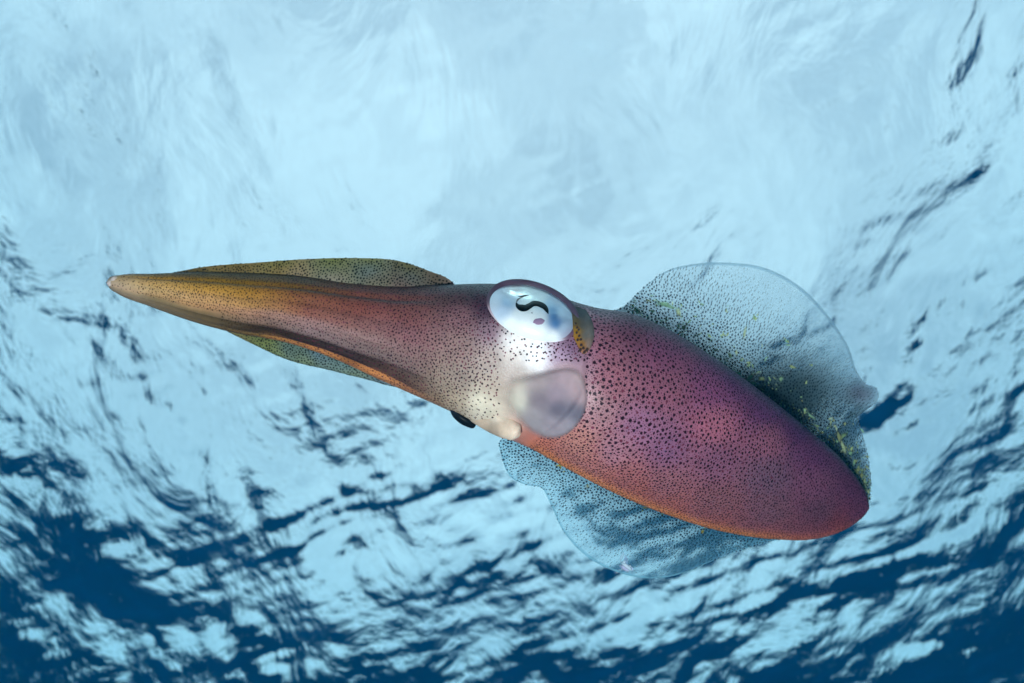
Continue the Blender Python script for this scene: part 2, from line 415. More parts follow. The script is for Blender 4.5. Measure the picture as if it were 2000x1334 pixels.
FR = (np.arange(nv_b) < nv_b // 2)
_fx, _fy, _fz = BX[:, FR].ravel(), BY[:, FR].ravel(), BZ[:, FR].ravel()
def body_z(x, y):
    x = np.asarray(x, float); sh = x.shape; x = x.ravel(); y = np.asarray(y, float).ravel()
    near = (_fx > x.min() - 12) & (_fx < x.max() + 12) & (_fy > y.min() - 12) & (_fy < y.max() + 12)
    fx, fy, fz = _fx[near], _fy[near], _fz[near]
    o = np.empty(x.size)
    for i in range(x.size):
        d2 = (fx - x[i]) ** 2 + (fy - y[i]) ** 2
        w = 1.0 / (d2 + 9.0) ** 2; o[i] = (w * fz).sum() / w.sum()
    return o.reshape(sh)

def poisson_on(P, X, Y, Nn, spacing, wrap, ncand, seed, Zp):
    """blue-noise points on a parametric surface; spacing(x, y) in photo px"""
    r = np.random.default_rng(seed)
    nu, nv = X.shape
    Q = np.stack([X, Y, Zp], -1)
    j2 = (np.arange(nv) + 1) % nv if wrap else np.minimum(np.arange(nv) + 1, nv - 1)
    a = Q[1:, :] - Q[:-1, :]; b = Q[:-1][:, j2] - Q[:-1]
    area = np.linalg.norm(np.cross(a, b), axis=-1)
    if not wrap: area = area[:, :]
    sp0 = spacing(X[:-1], Y[:-1]); w = area / np.maximum(sp0, 2.0) ** 2 * (sp0 < 900)
    w = w.ravel() / w.sum()
    idx = r.choice(w.size, ncand, p=w)
    i = idx // nv; j = idx % nv; fu = r.random(ncand); fv = r.random(ncand); jj = j2[j]
    def bl(A):
        if A.ndim == 3: f1, f2 = fu[:, None], fv[:, None]
        else: f1, f2 = fu, fv
        return (A[i, j] * (1 - f1) + A[i + 1, j] * f1) * (1 - f2) + (A[i, jj] * (1 - f1) + A[i + 1, jj] * f1) * f2
    q = bl(Q); p = bl(P); nn = bl(Nn)
    s = spacing(q[:, 0], q[:, 1]) * r.uniform(0.82, 1.15, ncand)
    cell = 10.0; gridd = {}; keep = []
    qi = np.floor(q / cell).astype(int)
    ql = q.tolist(); sl = s.tolist(); qil = qi.tolist()
    for m in range(ncand):
        x, y, z = ql[m]; sm = sl[m]
        if sm > 900: continue
        cx, cy_, cz = qil[m]; rad = int(math.ceil(sm / cell)); ok = True
        for ax in range(cx - rad, cx + rad + 1):
            for ay in range(cy_ - rad, cy_ + rad + 1):
                for az in range(cz - rad, cz + rad + 1):
                    L_ = gridd.get((ax, ay, az))
                    if L_:
                        for (x2, y2, z2) in L_:
                            if (x - x2) ** 2 + (y - y2) ** 2 + (z - z2) ** 2 < sm * sm: ok = False; break
                    if not ok: break
                if not ok: break
            if not ok: break
        if ok:
            gridd.setdefault((cx, cy_, cz), []).append((x, y, z)); keep.append(m)
    keep = np.array(keep)
    nn = nn[keep]; nn /= np.maximum(np.linalg.norm(nn, axis=1, keepdims=True), 1e-9)
    return q[keep], p[keep], nn, s[keep], fu[keep], i[keep], j[keep]

def discs(p, n, rad, colr, lift, seg=7, tang=None, elong=None, alpha=None, jitter=0.12, seed=1):
    """small soft-edged round patches lying on the skin (pigment cells)"""
    r = np.random.default_rng(seed); m = len(p)
    if tang is None:
        tang = np.cross(n, r.normal(size=(m, 3)))
    tang = tang - n * np.sum(tang * n, 1, keepdims=True); tang /= np.maximum(np.linalg.norm(tang, axis=1, keepdims=True), 1e-9)
    bi = np.cross(n, tang)
    if elong is None: elong = np.ones(m)
    if alpha is None: alpha = np.ones(m)
    c = p + n * lift
    a = np.linspace(0, 2 * math.pi, seg, endpoint=False)
    jr = 1 + jitter * r.normal(size=(m, seg))
    ring = c[:, None] + (tang[:, None] * np.cos(a)[None, :, None] * elong[:, None, None] + bi[:, None] * np.sin(a)[None, :, None] / np.sqrt(elong)[:, None, None]) * (rad[:, None] * jr)[..., None]
    V = np.concatenate([c[:, None], ring], 1).reshape(-1, 3)
    k = seg + 1
    base = np.arange(m)[:, None] * k
    f = np.stack([base + 0 * a.astype(int), base + 1 + np.arange(seg)[None], base + 1 + (np.arange(seg)[None] + 1) % seg], -1).reshape(-1, 3)
    C = np.zeros((m, k, 4)); C[:, :, :3] = colr[:, None]; C[:, 0, 3] = alpha
    return V, f, C.reshape(-1, 4)

def body_spacing(x, y, fine=False):
    yy = (y - 730) / 140.0
    edge = 1140 - 110 * np.clip(yy, 0, 2) ** 2 + 8 * np.clip(-yy, 0, 1)
    man = x - edge
    top = np.interp(x, T[:, 0], T[:, 1]); bot = np.interp(x, B[:, 0], B[:, 1])
    rel = (y - top) / np.maximum(bot - top, 1)
    # mantle: widest by the collar and along the middle, finer towards rim and tail
    sm = 9.8 - 4.0 * np.clip((x - 1230) / 400, 0, 1) - 4.4 * np.clip(np.abs(rel - 0.42) / 0.5, 0, 1) ** 2
    sm = np.clip(sm, 5.5, 12) if not fine else 4.3 + 0 * x
    # head and arms
    sh = (7.0 - 0.8 * sstep(800, 500, x) + 0 * y) if not fine else 4.5 - 0.4 * sstep(800, 600, x)
    sh = sh + 4.0 * sstep(320, 240, x)
    cream = np.exp(-(((x - 950) / 55) ** 2 + ((y - 790) / 40) ** 2))
    sh = sh + 7 * cream
    pale = np.exp(-(((x - 1030) / 60) ** 2 + ((y - 725) / 26) ** 2))
    sh = sh + 12 * pale
    white = np.exp(-(((x - 1010) / 40) ** 2 + ((y - 665) / 30) ** 2))
    sh = sh + 8 * white
    s = np.where(man > 2, sm, sh)
    # the eye, the smooth collar tissue carry none
    ex, ey = x - 1040, y - 612
    ca, sa = math.cos(math.radians(20)), math.sin(math.radians(20))
    e = ((ex * ca + ey * sa) / 84) ** 2 + ((-ex * sa + ey * ca) / 50) ** 2
    s = np.where(e < 1, 999, s)
    lower = (x < 430) & (rel > 0.7)
    s = np.where(lower, 999, s)
    s = np.where((man < 2) & (x > 975) & (y > 705), 999, s)
    return s

r_ = np.random.default_rng(11)
dark = lin((42, 14, 30)); red = lin((100, 40, 60)); brown = lin((66, 42, 22))
def body_spots(spacing, ncand, seed, lo, hi, big):
    q, p, n, s, _, _, _ = poisson_on(BP, BX, BY, BN, spacing, True, ncand, seed, BZ)
    m = len(q); kind = r_.random(m)
    loc = (D0 - q[:, 2] * (D0 / F)) / F       # metres per px at that depth
    cap = np.where(q[:, 0] > 1125, 12.0, np.where(q[:, 0] > 760, 5.4, 4.4)) if big else np.where(q[:, 0] > 760, 6.0, 4.0)
    rad = np.minimum(s, cap) * r_.uniform(lo, hi, m) * loc
    cs = np.where((kind < (0.8 if big else 0.4))[:, None], dark, red) * r_.uniform(0.7, 1.4, (m, 1))
    armw = sstep(620, 420, q[:, 0])[:, None]
    cs = cs * (1 - armw) + brown * armw * r_.uniform(0.6, 1.3, (m, 1))
    al = np.where(kind < 0.75, 1.0, 0.8) if big else r_.uniform(0.6, 1.0, m)
    print('body spots', m)
    return discs(p, n, rad, cs, 0.00006 if big else 0.00004, seg=7 if big else 6, alpha=al, seed=seed)
V1, f1, C1 = body_spots(lambda x, y: body_spacing(x, y), 130000, 5, 0.40, 0.56, True)
V2, f2, C2 = body_spots(lambda x, y: body_spacing(x, y, True), 160000, 6, 0.34, 0.5, False)
spots = make_mesh('chromatophores', np.concatenate([V1, V2]), np.concatenate([f1, f2 + len(V1)]), M_spot, body, np.concatenate([C1, C2])); spots['kind'] = 'stuff'

# ------------------------------------------------------------------ side arms with swimming keel
def arm(name, tops, bots, zs, thick, ctrl, seed, spacing, label):
    tops = np.array(tops, float); bots = np.array(bots, float); zs = np.array(zs, float)
    st = np.concatenate([[0], np.cumsum(np.linalg.norm(np.diff((tops + bots) / 2, axis=0), axis=1))])
    nu, nv = 160, 72
    u = st[-1] * (0.5 - 0.5 * np.cos(np.linspace(0, math.pi, nu)))
    t = cr(st, tops, u); b = cr(st, bots, u); z = cr(st, zs, u)
    Cc = (t + b) / 2; H = (t - b) / 2; hw = np.linalg.norm(H, axis=1)
    v = np.linspace(0, 2 * math.pi, nv, endpoint=False)
    cv, sv = np.cos(v), np.sin(v)
    # keel: thin towards the outer edge
    prof = thick * (0.55 - 0.45 * cv)
    X = Cc[:, :1] + H[:, :1] * cv; Y = Cc[:, 1:] + H[:, 1:] * cv
    Z = z[:, None] + hw[:, None] * sv * prof[None] + 1.5 * vnoise(X / 30, Y / 30, seed)
    P = W(X, Y, Z); Cl = catalog_color(ctrl, X, Y, 26, 0.8) * 0.6
    o = make_mesh(name, P.reshape(-1, 3), grid_faces(nu, nv, True), M_arm, squid, Cl.reshape(-1, 3))
    o['label'] = label
    Nn = normals_of(P, True); c0 = P.mean(axis=1, keepdims=True)
    if (np.sum(Nn * (P - c0), -1) < 0).mean() > 0.5: Nn = -Nn
    q, p, n, s, _, _, _ = poisson_on(P, X, Y, Nn, lambda x, y: spacing + 0 * x, True, 26000, seed, Z)
    r2 = np.random.default_rng(seed); m = len(q)
    rad = s * r2.uniform(0.36, 0.58, m) * (D0 - q[:, 2] * (D0 / F)) / F * 1.2
    cc = lin((26, 22, 14)) * r2.uniform(0.5, 1.6, (m, 1))
    V, f, C = discs(p, n, rad, cc, 0.00006, seg=6, seed=seed, alpha=r2.uniform(0.7, 1, m))
    sp = make_mesh('chromatophores', V, f, M_spot, o, C); sp['kind'] = 'stuff'
    return o
arm('arm', [(335, 533), (400, 521), (500, 513), (600, 506), (700, 504), (780, 510), (840, 530), (880, 548), (893, 560)],
    [(345, 545), (420, 552), (520, 562), (620, 578), (700, 590), (780, 592), (840, 588), (880, 580), (893, 566)],
    [-165, -150, -125, -100, -75, -55, -40, -32, -30], 0.75,
    [(360, 530, (120, 92, 25)), (450, 520, (150, 118, 28)), (450, 535, (170, 125, 45)), (550, 510, (150, 140, 30)), (550, 530, (180, 135, 50)),
     (570, 545, (205, 165, 120)), (650, 507, (150, 150, 35)), (650, 525, (140, 138, 95)), (650, 548, (190, 165, 140)), (720, 507, (150, 145, 40)),
     (720, 525, (125, 140, 138)), (730, 552, (150, 130, 100)), (800, 520, (125, 110, 40)), (800, 540, (120, 120, 112)), (790, 562, (150, 110, 95)),
     (860, 545, (110, 85, 55)), (870, 560, (150, 120, 105)), (890, 562, (170, 140, 130))],
    31, 5.0, 'upper side arm with olive yellow keel')
arm('arm', [(440, 640), (500, 645), (560, 660), (640, 690), (720, 720), (780, 740), (800, 752)],
    [(445, 648), (500, 675), (560, 702), (640, 722), (720, 742), (775, 756), (800, 758)],
    [-170, -160, -145, -125, -105, -90, -85], 0.6,
    [(460, 652, (150, 130, 60)), (520, 670, (140, 145, 60)), (540, 690, (150, 158, 80)), (560, 680, (115, 140, 135)), (620, 690, (120, 150, 165)), (600, 712, (140, 155, 105)),
     (680, 715, (120, 155, 165)), (680, 732, (140, 155, 110)), (760, 748, (120, 145, 155))],
    37, 4.8, 'lower side arm with blue green keel')

# ------------------------------------------------------------------ fins
def resample(pts, n):
    pts = np.array(pts, float)
    d = np.concatenate([[0], np.cumsum(np.linalg.norm(np.diff(pts[:, :2], axis=0), axis=1))])
    return cr(d, pts, np.linspace(0, d[-1], n))

mt_x = T[13:, 0]; mt_y = T[13:, 1]
def above_mantle(X, Y):
    """design distance outward from the mantle's upper rim"""
    d = np.full(np.shape(X), 1e9)
    for x0, y0 in zip(np.linspace(1110, 1695, 60), np.interp(np.linspace(1110, 1695, 60), mt_x, mt_y)):
        d = np.minimum(d, np.hypot(X - x0, Y - y0))
    return d

def fin(root, edge, seed, inner, rim, spot_fn, alpha_fn, label, amp, ns=220, nt=70):
    E = resample(edge, ns)
    rd = np.array(root, float); R = resample(root, ns)
    t = np.linspace(0, 1, nt)[None, :, None]
    Q = R[:, None] * (1 - t) + E[:, None] * t
    X, Y, Z = Q[..., 0], Q[..., 1], Q[..., 2].copy()
    s = np.linspace(0, 1, ns)[:, None]; tt = t[..., 0]
    Z = Z + amp * np.sin(s * 15 + tt * 2.0) * tt ** 1.5 + 18 * np.sin(tt * math.pi) * np.sin(s * math.pi)
    th = 3.0 * (1 - tt) + 0.5 + 0 * s + 0.7 * sstep(0.97, 1.0, tt)
    A = alpha_fn(s, tt, X, Y)
    Cl = lin(inner) * (1 - tt[..., None]) + lin(rim) * tt[..., None] + 0 * s[..., None]
    lobe = np.exp(-(((X - 1680) / 36) ** 2 + ((Y - 768) / 24) ** 2))[..., None]
    Cl = Cl * (1 - 0.8 * lobe) + 0.8 * lobe * lin((205, 190, 205))
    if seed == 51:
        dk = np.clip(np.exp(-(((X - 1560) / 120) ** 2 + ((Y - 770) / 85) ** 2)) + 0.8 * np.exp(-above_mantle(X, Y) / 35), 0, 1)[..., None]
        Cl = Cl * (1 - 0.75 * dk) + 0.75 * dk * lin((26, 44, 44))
    Cl = np.concatenate([Cl, A[..., None]], -1)
    Pf = W(X, Y, Z + th / 2); Pb = W(X, Y, Z - th / 2)
    f1 = grid_faces(ns, nt, False); f2 = grid_faces(ns, nt, False)[:, ::-1] + ns * nt
    i = np.arange(ns - 1); e1 = i * nt + nt - 1; e2 = (i + 1) * nt + nt - 1
    f3 = np.stack([e1, e1 + ns * nt, e2 + ns * nt, e2], -1)
    V = np.concatenate([Pf.reshape(-1, 3), Pb.reshape(-1, 3)]); CC = np.concatenate([Cl.reshape(-1, 4)] * 2)
    o = make_mesh('fin', V, np.concatenate([f1, f2, f3]), M_fin, squid, CC); o['label'] = label
    Nn = normals_of(Pf, False)
    view = CAM - Pf; sg = np.sign(np.sum(Nn * view, -1)); Nn = Nn * np.where(sg.mean() < 0, -1, 1)
    Tg = Pf[:, -1:] - Pf[:, :1] + 0 * Pf
    q, p, n, sp, _, gi, gj = poisson_on(Pf, X, Y, Nn, lambda x, y: (5.6 if seed == 51 else 5.4) + 0 * x, False, 80000, seed, Z)
    r2 = np.random.default_rng(seed)
    keep_p, size, el, a_ = spot_fn(gi / ns, gj / nt, q[:, 0], q[:, 1])
    k = r2.random(len(q)) < keep_p
    q, p, n, sp, gi, gj = q[k], p[k], n[k], sp[k], gi[k], gj[k]; size, el, a_ = size[k], el[k], a_[k]
    m = len(q); rad = sp * size * r2.uniform(0.8, 1.2, m) * (D0 - q[:, 2] * (D0 / F)) / F
    cc = lin((12, 22, 38)) * r2.uniform(0.5, 1.6, (m, 1))
    V, f, C = discs(p, n, rad, cc, 0.00008, seg=6, tang=Tg[gi, gj], elong=el, alpha=a_, seed=seed)
    so = make_mesh('chromatophores', V, f, M_finspot, o, C); so['kind'] = 'stuff'
    return o, X, Y, Z, Pf, Nn

def fade(a, b, x): return 1 - sstep(a, b, x)
def up_alpha(s, t, X, Y):
    d = above_mantle(X, Y)
    dk = np.exp(-(((X - 1560) / 110) ** 2 + ((Y - 760) / 75) ** 2))
    tail = sstep(0.72, 0.86, s)
    lobe = np.exp(-(((X - 1685) / 32) ** 2 + ((Y - 768) / 24) ** 2))
    a = 0.10 + 0.5 * np.exp(-d / 40) + 0.62 * dk + 0.4 * tail * fade(0.7, 1.0, t) + 0.5 * lobe
    a = np.where(t > 0.982, 0.42, a)
    return np.clip(a, 0, 0.92)
def up_spots(s, t, X, Y):
    d = above_mantle(X, Y)
    keep = np.clip(1.55 - d / 138 + 0.2 * np.sin(s * 3), 0, 1)
    size = 0.62 - 0.22 * np.clip(d / 140, 0, 1)
    el = 1 + 1.3 * sstep(40, 120, d)
    al = np.clip(1.0 - d / 260, 0.25, 1)
    return keep, size, el, al
up_root = [(1160, 650, -110), (1250, 690, -120), (1350, 740, -150), (1450, 800, -190), (1540, 860, -240), (1600, 910, -280), (1640, 950, -310), (1670, 975, -330), (1680, 990, -335)]
up_edge = [(1180, 612, -100), (1215, 600, -120), (1250, 568, -150), (1300, 530, -180), (1360, 515, -210), (1420, 513, -235), (1490, 522, -265), (1560, 558, -300), (1620, 620, -340),
           (1658, 680, -370), (1676, 730, -385), (1692, 750, -385), (1712, 758, -375), (1716, 776, -370), (1704, 792, -370), (1688, 790, -385), (1676, 786, -400), (1674, 806, -405), (1684, 845, -400), (1696, 895, -390), (1701, 935, -375), (1698, 975, -350)]
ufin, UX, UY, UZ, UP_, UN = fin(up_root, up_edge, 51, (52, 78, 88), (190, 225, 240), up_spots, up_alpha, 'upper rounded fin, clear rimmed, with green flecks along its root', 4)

def lo_d(X, Y):
    d = np.full(np.shape(X), 1e9)
    xs = np.linspace(1000, 1690, 60)
    for x0, y0 in zip(xs, np.interp(xs, B[12:, 0], B[12:, 1])): d = np.minimum(d, np.hypot(X - x0, Y - y0))
    return d
def lo_alpha(s, t, X, Y):
    d = lo_d(X, Y)
    a = 0.17 + 0.34 * np.exp(-d / 50)
    return np.where(t > 0.982, 0.6, a)
def lo_spots(s, t, X, Y):
    d = lo_d(X, Y)
    lim = 80 + 40 * sstep(1050, 1200, X)
    keep = np.clip(1.45 - d / lim, 0, 1)
    size = 0.58 - 0.2 * np.clip(d / lim, 0, 1)
    return keep, size, 1 + 0.8 * sstep(20, 90, d), np.clip(1.0 - d / 230, 0.3, 1)
lo_root = [(1050, 830, -90), (1100, 860, -100), (1170, 900, -115), (1250, 940, -135), (1350, 985, -165), (1450, 1010, -210), (1540, 1025, -255), (1600, 1030, -285)]
lo_edge = [(1000, 845, -70), (976, 862, -80), (980, 892, -95), (998, 932, -110), (1028, 947, -120), (1056, 952, -130), (1076, 986, -140), (1098, 1034, -150), (1148, 1088, -165), (1210, 1119, -180),
           (1280, 1130, -195), (1340, 1118, -210), (1400, 1092, -225), (1470, 1067, -245), (1530, 1052, -265), (1590, 1040, -285)]
lfin, LX, LY, LZ, LP_, LN = fin(lo_root, lo_edge, 53, (40, 92, 118), (150, 205, 225), lo_spots, lo_alpha, 'lower clear bluish fin showing beneath the orange mantle rim', 4)

# green and gold flecks along the fin roots
def flecks(X, Y, P, Nn, dist, seed, count, scale, parent, palette, extra=(), jit=0.2):
    r2 = np.random.default_rng(seed)
    d = dist(X, Y)
    inside = (np.exp(-(d / scale) ** 2) + 0.02 * (d < 2.5 * scale)) * ((X > 1235) | (scale < 30))
    w = inside.ravel() / inside.sum(); idx = r2.choice(w.size, count, p=w)
    idx = np.concatenate([idx, [np.argmin(np.hypot(X - a, Y - b)) for a, b, _ in extra]]).astype(int)
    p = P.reshape(-1, 3)[idx]; n = Nn.reshape(-1, 3)[idx] - 1.3 * FWD
    n = n / np.linalg.norm(n, axis=1, keepdims=True)
    rad = np.concatenate([r2.gamma(2.0, 1.15, count) + 0.8, [e[2] for e in extra]]) * (1.3 * D0 / F)
    # the larger flecks are ragged clusters
    if len(extra):
        kx = np.repeat(np.arange(count, len(idx)), 5); px = D0 / F
        p = np.concatenate([p, p[kx] + r2.normal(size=(len(kx), 3)) * rad[kx][:, None] * 0.55]); n = np.concatenate([n, n[kx]])
        rad = np.concatenate([rad, rad[kx] * r2.uniform(0.3, 0.6, len(kx))]); rad[count:len(idx)] *= 0.6
    m = len(p)
    pal = np.array([lin(c) for c in palette]); cc = pal[r2.integers(0, len(pal), m)]
    al = r2.uniform(0.25, 0.7, m); al[count:] = r2.uniform(0.4, 0.85, m - count)
    V, f, C = discs(p, n, rad, cc, 0.0003, seg=9, jitter=jit, seed=seed, elong=r2.uniform(0.9, 2.4, m), alpha=al)
    o = make_mesh('iridescent_flecks', V, f, M_fleck, parent, C); o['kind'] = 'stuff'
flecks(UX, UY, UP_, UN, above_mantle, 61, 760, 32, ufin, [(205, 216, 150), (228, 236, 182), (170, 196, 140), (184, 184, 128), (182, 220, 172)],
       [(1333, 640, 7), (1418, 602, 4), (1475, 624, 7), (1535, 666, 6), (1412, 655, 6), (1384, 658, 6), (1463, 712, 7), (1300, 627, 5), (1330, 597, 3), (1365, 590, 3), (1624, 826, 8), (1676, 872, 4), (1570, 800, 5), (1585, 712, 4)])
flecks(LX, LY, LP_, LN, lo_d, 63, 26, 10, lfin, [(170, 150, 60), (140, 150, 70)], [])
flecks(LX, LY, LP_, LN, lambda x, y: np.hypot(x - 1224, y - 1104), 64, 7, 7, lfin, [(235, 240, 250), (215, 205, 235)], [(1224, 1104, 14)], jit=0.06)

# ------------------------------------------------------------------ eye
EC = np.array([1039.0, 611.0]); EA = math.radians(20)
e1 = np.array([math.cos(EA), math.sin(EA)]); e2 = np.array([math.sin(EA), -math.cos(EA)])   # along, and up, in the head's own plane
# the eyeball is seated in the head: fit the head's surface under it, then swell
_g = np.mgrid[-80:81:16, -42:43:12].astype(float); _ga, _gb = _g[0].ravel(), _g[1].ravel()
_gx = EC[0] + _ga * e1[0] + _gb * e2[0]; _gy = EC[1] + _ga * e1[1] + _gb * e2[1]
_fit = np.linalg.lstsq(np.stack([np.ones_like(_ga), _ga, _gb, _ga ** 2, _gb ** 2, _ga * _gb], -1), body_z(_gx, _gy), rcond=None)[0]
def eye_z(a, b):
    base = _fit[0] + _fit[1] * a + _fit[2] * b + _fit[3] * a * a + _fit[4] * b * b + _fit[5] * a * b
    r2 = (a / 88.0) ** 2 + (b / 54.0) ** 2
    return base + 20 * np.sqrt(np.clip(1 - 0.9 * r2, 0.01, 1)) - 1.0
def eye_pt(a, b, lift=0.0):
    """a along, b up (px) on the eyeball dome -> metres"""
    a = np.asarray(a, float); b = np.asarray(b, float)
    x = EC[0] + a * e1[0] + b * e2[0]; y = EC[1] + a * e1[1] + b * e2[1]
    return W(x, y, eye_z(a, b) + lift), x, y
def px_to_ab(x, y):
    d = np.stack([np.asarray(x, float) - EC[0], np.asarray(y, float) - EC[1]], -1); return d @ e1, d @ e2
def dome(name, mat, ra, rb, ctrl, parent, sig=18, lift=0.0, nr=40, na=96):
    rr = np.linspace(0.02, 1, nr)[:, None]; th = np.linspace(0, 2 * math.pi, na, endpoint=False)[None]
    a = ra * rr * np.cos(th); b = rb * rr * np.sin(th)
    P, x, y = eye_pt(a, b, lift)
    C = catalog_color(ctrl, x, y, sig)
    c0, _, _ = eye_pt(0, 0, lift)
    V = np.concatenate([P.reshape(-1, 3), [c0]])
    f = grid_faces(nr, na, True)
    j = np.arange(na); cap = np.stack([np.full(na, nr * na), (j + 1) % na, j, j], -1)
    o = make_mesh(name, V, f, mat, parent, np.concatenate([C.reshape(-1, 3), C[0, :1]]))
    return o
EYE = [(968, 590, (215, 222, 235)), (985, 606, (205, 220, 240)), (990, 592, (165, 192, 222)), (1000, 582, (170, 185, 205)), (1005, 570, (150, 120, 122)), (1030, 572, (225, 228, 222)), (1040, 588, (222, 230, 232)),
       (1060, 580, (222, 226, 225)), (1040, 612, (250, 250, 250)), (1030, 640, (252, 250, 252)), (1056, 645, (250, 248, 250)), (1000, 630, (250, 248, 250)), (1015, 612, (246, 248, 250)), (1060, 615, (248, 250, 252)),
       (1078, 606, (105, 155, 200)), (1083, 618, (55, 115, 175)), (1087, 632, (60, 120, 178)), (1074, 592, (165, 195, 222)), (1102, 640, (205, 220, 238)), (1097, 612, (205, 222, 238)), (1110, 650, (180, 175, 200)), (1080, 655, (250, 248, 252)), (1085, 585, (180, 185, 200)), (1105, 610, (180, 190, 208))]  # blue right of the pupil: reflection of the water painted in
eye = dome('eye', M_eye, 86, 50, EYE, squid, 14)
eye['label'] = 'large silvery eye with curved black pupil'

def ribbon(name, pts, mat, color, parent, lift, n=60, nw=7):
    """a tapering strip on the eyeball: pts = (x, y, half width)"""
    c = resample(pts, n)
    tg = np.gradient(c[:, :2], axis=0); tg /= np.linalg.norm(tg, axis=1, keepdims=True); nr = np.stack([-tg[:, 1], tg[:, 0]], -1)
    w = np.linspace(-1, 1, nw)
    xy = c[:, None, :2] + nr[:, None] * (w[None, :, None] * c[:, 2][:, None, None])
    a, b = px_to_ab(xy[..., 0], xy[..., 1])
    P, _, _ = eye_pt(a, b, lift * (1 - 0.75 * np.abs(w)[None] ** 3))
    return make_mesh(name, P.reshape(-1, 3), grid_faces(n, nw, False), mat, parent, np.tile(lin(color), (n * nw, 1)))
ribbon('pupil', [(1008, 591, 1.0), (1011, 597, 4.0), (1018, 601, 6.6), (1026, 601.5, 6.4), (1034, 597.5, 5.6), (1042, 593, 5.4), (1050, 593, 5.2), (1058, 596, 5.4), (1064, 600, 4.8), (1068, 606, 3.6), (1071, 613, 0.6)], M_pupil, (6, 5, 6), eye, 2.2)
ribbon('pupil_fold', [(1012, 578, 0.5), (1018, 578.5, 1.4), (1026, 577, 1.2), (1033, 576, 0.4)], M_pupil, (70, 66, 66), eye, 1.2)
ribbon('pupil_fold', [(1009, 592, 0.4), (1010, 587, 1.4), (1014, 583, 1.3), (1021, 580, 0.6), (1030, 577, 0.4)], M_pupil, (120, 116, 112), eye, 1.2)
ribbon('reflection_patch', [(1041, 630, 0.6), (1045, 628.5, 4.5), (1052, 628, 6.2), (1059, 627, 5.2), (1064, 626, 0.6)], M_pupil, (150, 122, 150), eye, 1.2)  # purple-grey reflection on the eyeball, painted as a small strip

# eyelid: a rounded fold running round the eyeball, thick above, thin below
def eyelid():
    na, nb = 140, 16
    th = np.linspace(0, 2 * math.pi, na, endpoint=False)
    up = 0.5 + 0.5 * np.sin(th)
    wid = 1.0 + 8.5 * up ** 1.3 + 3.5 * np.clip(-np.cos(th), 0, 1) ** 2 * up + 5.0 * np.clip(np.cos(th), 0, 1) ** 2 * (0.4 + 0.6 * up)
    ra, rb = 86 + 3 * up, 50 + 1.0 * up
    a0 = ra * np.cos(th); b0 = rb * np.sin(th)
    P0, x0, y0 = eye_pt(a0, b0)
    ph = np.linspace(0, 2 * math.pi, nb, endpoint=False)
    nrm = np.stack([np.cos(th) / 86, np.sin(th) / 50], -1); nrm /= np.linalg.norm(nrm, axis=1, keepdims=True)
    a = a0[:, None] + nrm[:, :1] * (wid[:, None] * np.cos(ph)); b = b0[:, None] + nrm[:, 1:] * (wid[:, None] * np.cos(ph))
    x = EC[0] + a * e1[0] + b * e2[0]; y = EC[1] + a * e1[1] + b * e2[1]
    z0 = eye_z(a0, b0)
    z = z0[:, None] - 2.0 + 0.5 * wid[:, None] * np.sin(ph)
    lids = [(950, 585, (70, 48, 66)), (975, 570, (74, 52, 70)), (1020, 558, (70, 54, 72)), (1070, 568, (74, 60, 78)), (1110, 600, (78, 62, 82)), (1125, 640, (92, 66, 88)),
            (1120, 665, (110, 70, 98)), (1080, 668, (240, 225, 238)), (1040, 660, (250, 245, 248)), (990, 640, (245, 235, 238)), (962, 610, (200, 170, 180))]
    C = catalog_color(lids, x, y, 22)
    return make_mesh('eyelid', W(x, y, z).reshape(-1, 3), np.concatenate([grid_faces(na, nb, True), np.stack([(na - 1) * nb + np.arange(nb), (na - 1) * nb + (np.arange(nb) + 1) % nb, (np.arange(nb) + 1) % nb, np.arange(nb)], -1)]), M_soft, eye, C.reshape(-1, 3))
eyelid()

# ------------------------------------------------------------------ soft tissues at the neck
def blob(name, outline, z0, h, ctrl, mat, parent, sig=16, tilt=(0, 0), nr=30, na=90, ridge=None, back=26, hug=False, power=2.2, border=None):
    """a closed pillow with a free-form outline (px), z0 = rim, h = swell"""
    o = np.array(outline + [outline[0]], float); e = resample(o, na + 1)[:-1]
    # smooth the closed outline
    for _ in range(3): e = 0.5 * e + 0.25 * (np.roll(e, 1, 0) + np.roll(e, -1, 0))
    c = e.mean(0)
    rr = np.concatenate([np.linspace(0.0005, 1, nr), np.linspace(1, 0.1, 8)[1:]])
    side = np.concatenate([np.ones(nr), -np.ones(7)])
    xy = c + (e - c)[None] * rr[:, None, None]
    x, y = xy[..., 0], xy[..., 1]
    prof = np.sqrt(np.clip(1 - rr ** power, 0, 1))
    if hug: z0 = z0 + body_z(x, y)
    z = z0 + np.where(side > 0, h, -back)[:, None] * prof[:, None] + tilt[0] * (x - c[0]) + tilt[1] * (y - c[1])
    if ridge is not None: z = z + (side > 0)[:, None] * ridge(x, y) * prof[:, None]
    C = catalog_color(ctrl, x, y, sig)
    if border is not None:
        # thin clear margin: width differs round the outline
        an = np.arctan2(e[:, 1] - c[1], e[:, 0] - c[0]); wdt = border(an)[None]
        al = np.where((side > 0)[:, None], 1 - sstep(1 - wdt, 1.0, rr[:, None] + 0 * wdt), 0.0)
        C = np.concatenate([C, al[..., None]], -1).reshape(-1, 4)
    else: C = C.reshape(-1, 3)
    return make_mesh(name, W(x, y, z).reshape(-1, 3), grid_faces(len(rr), na, True), mat, parent, C)

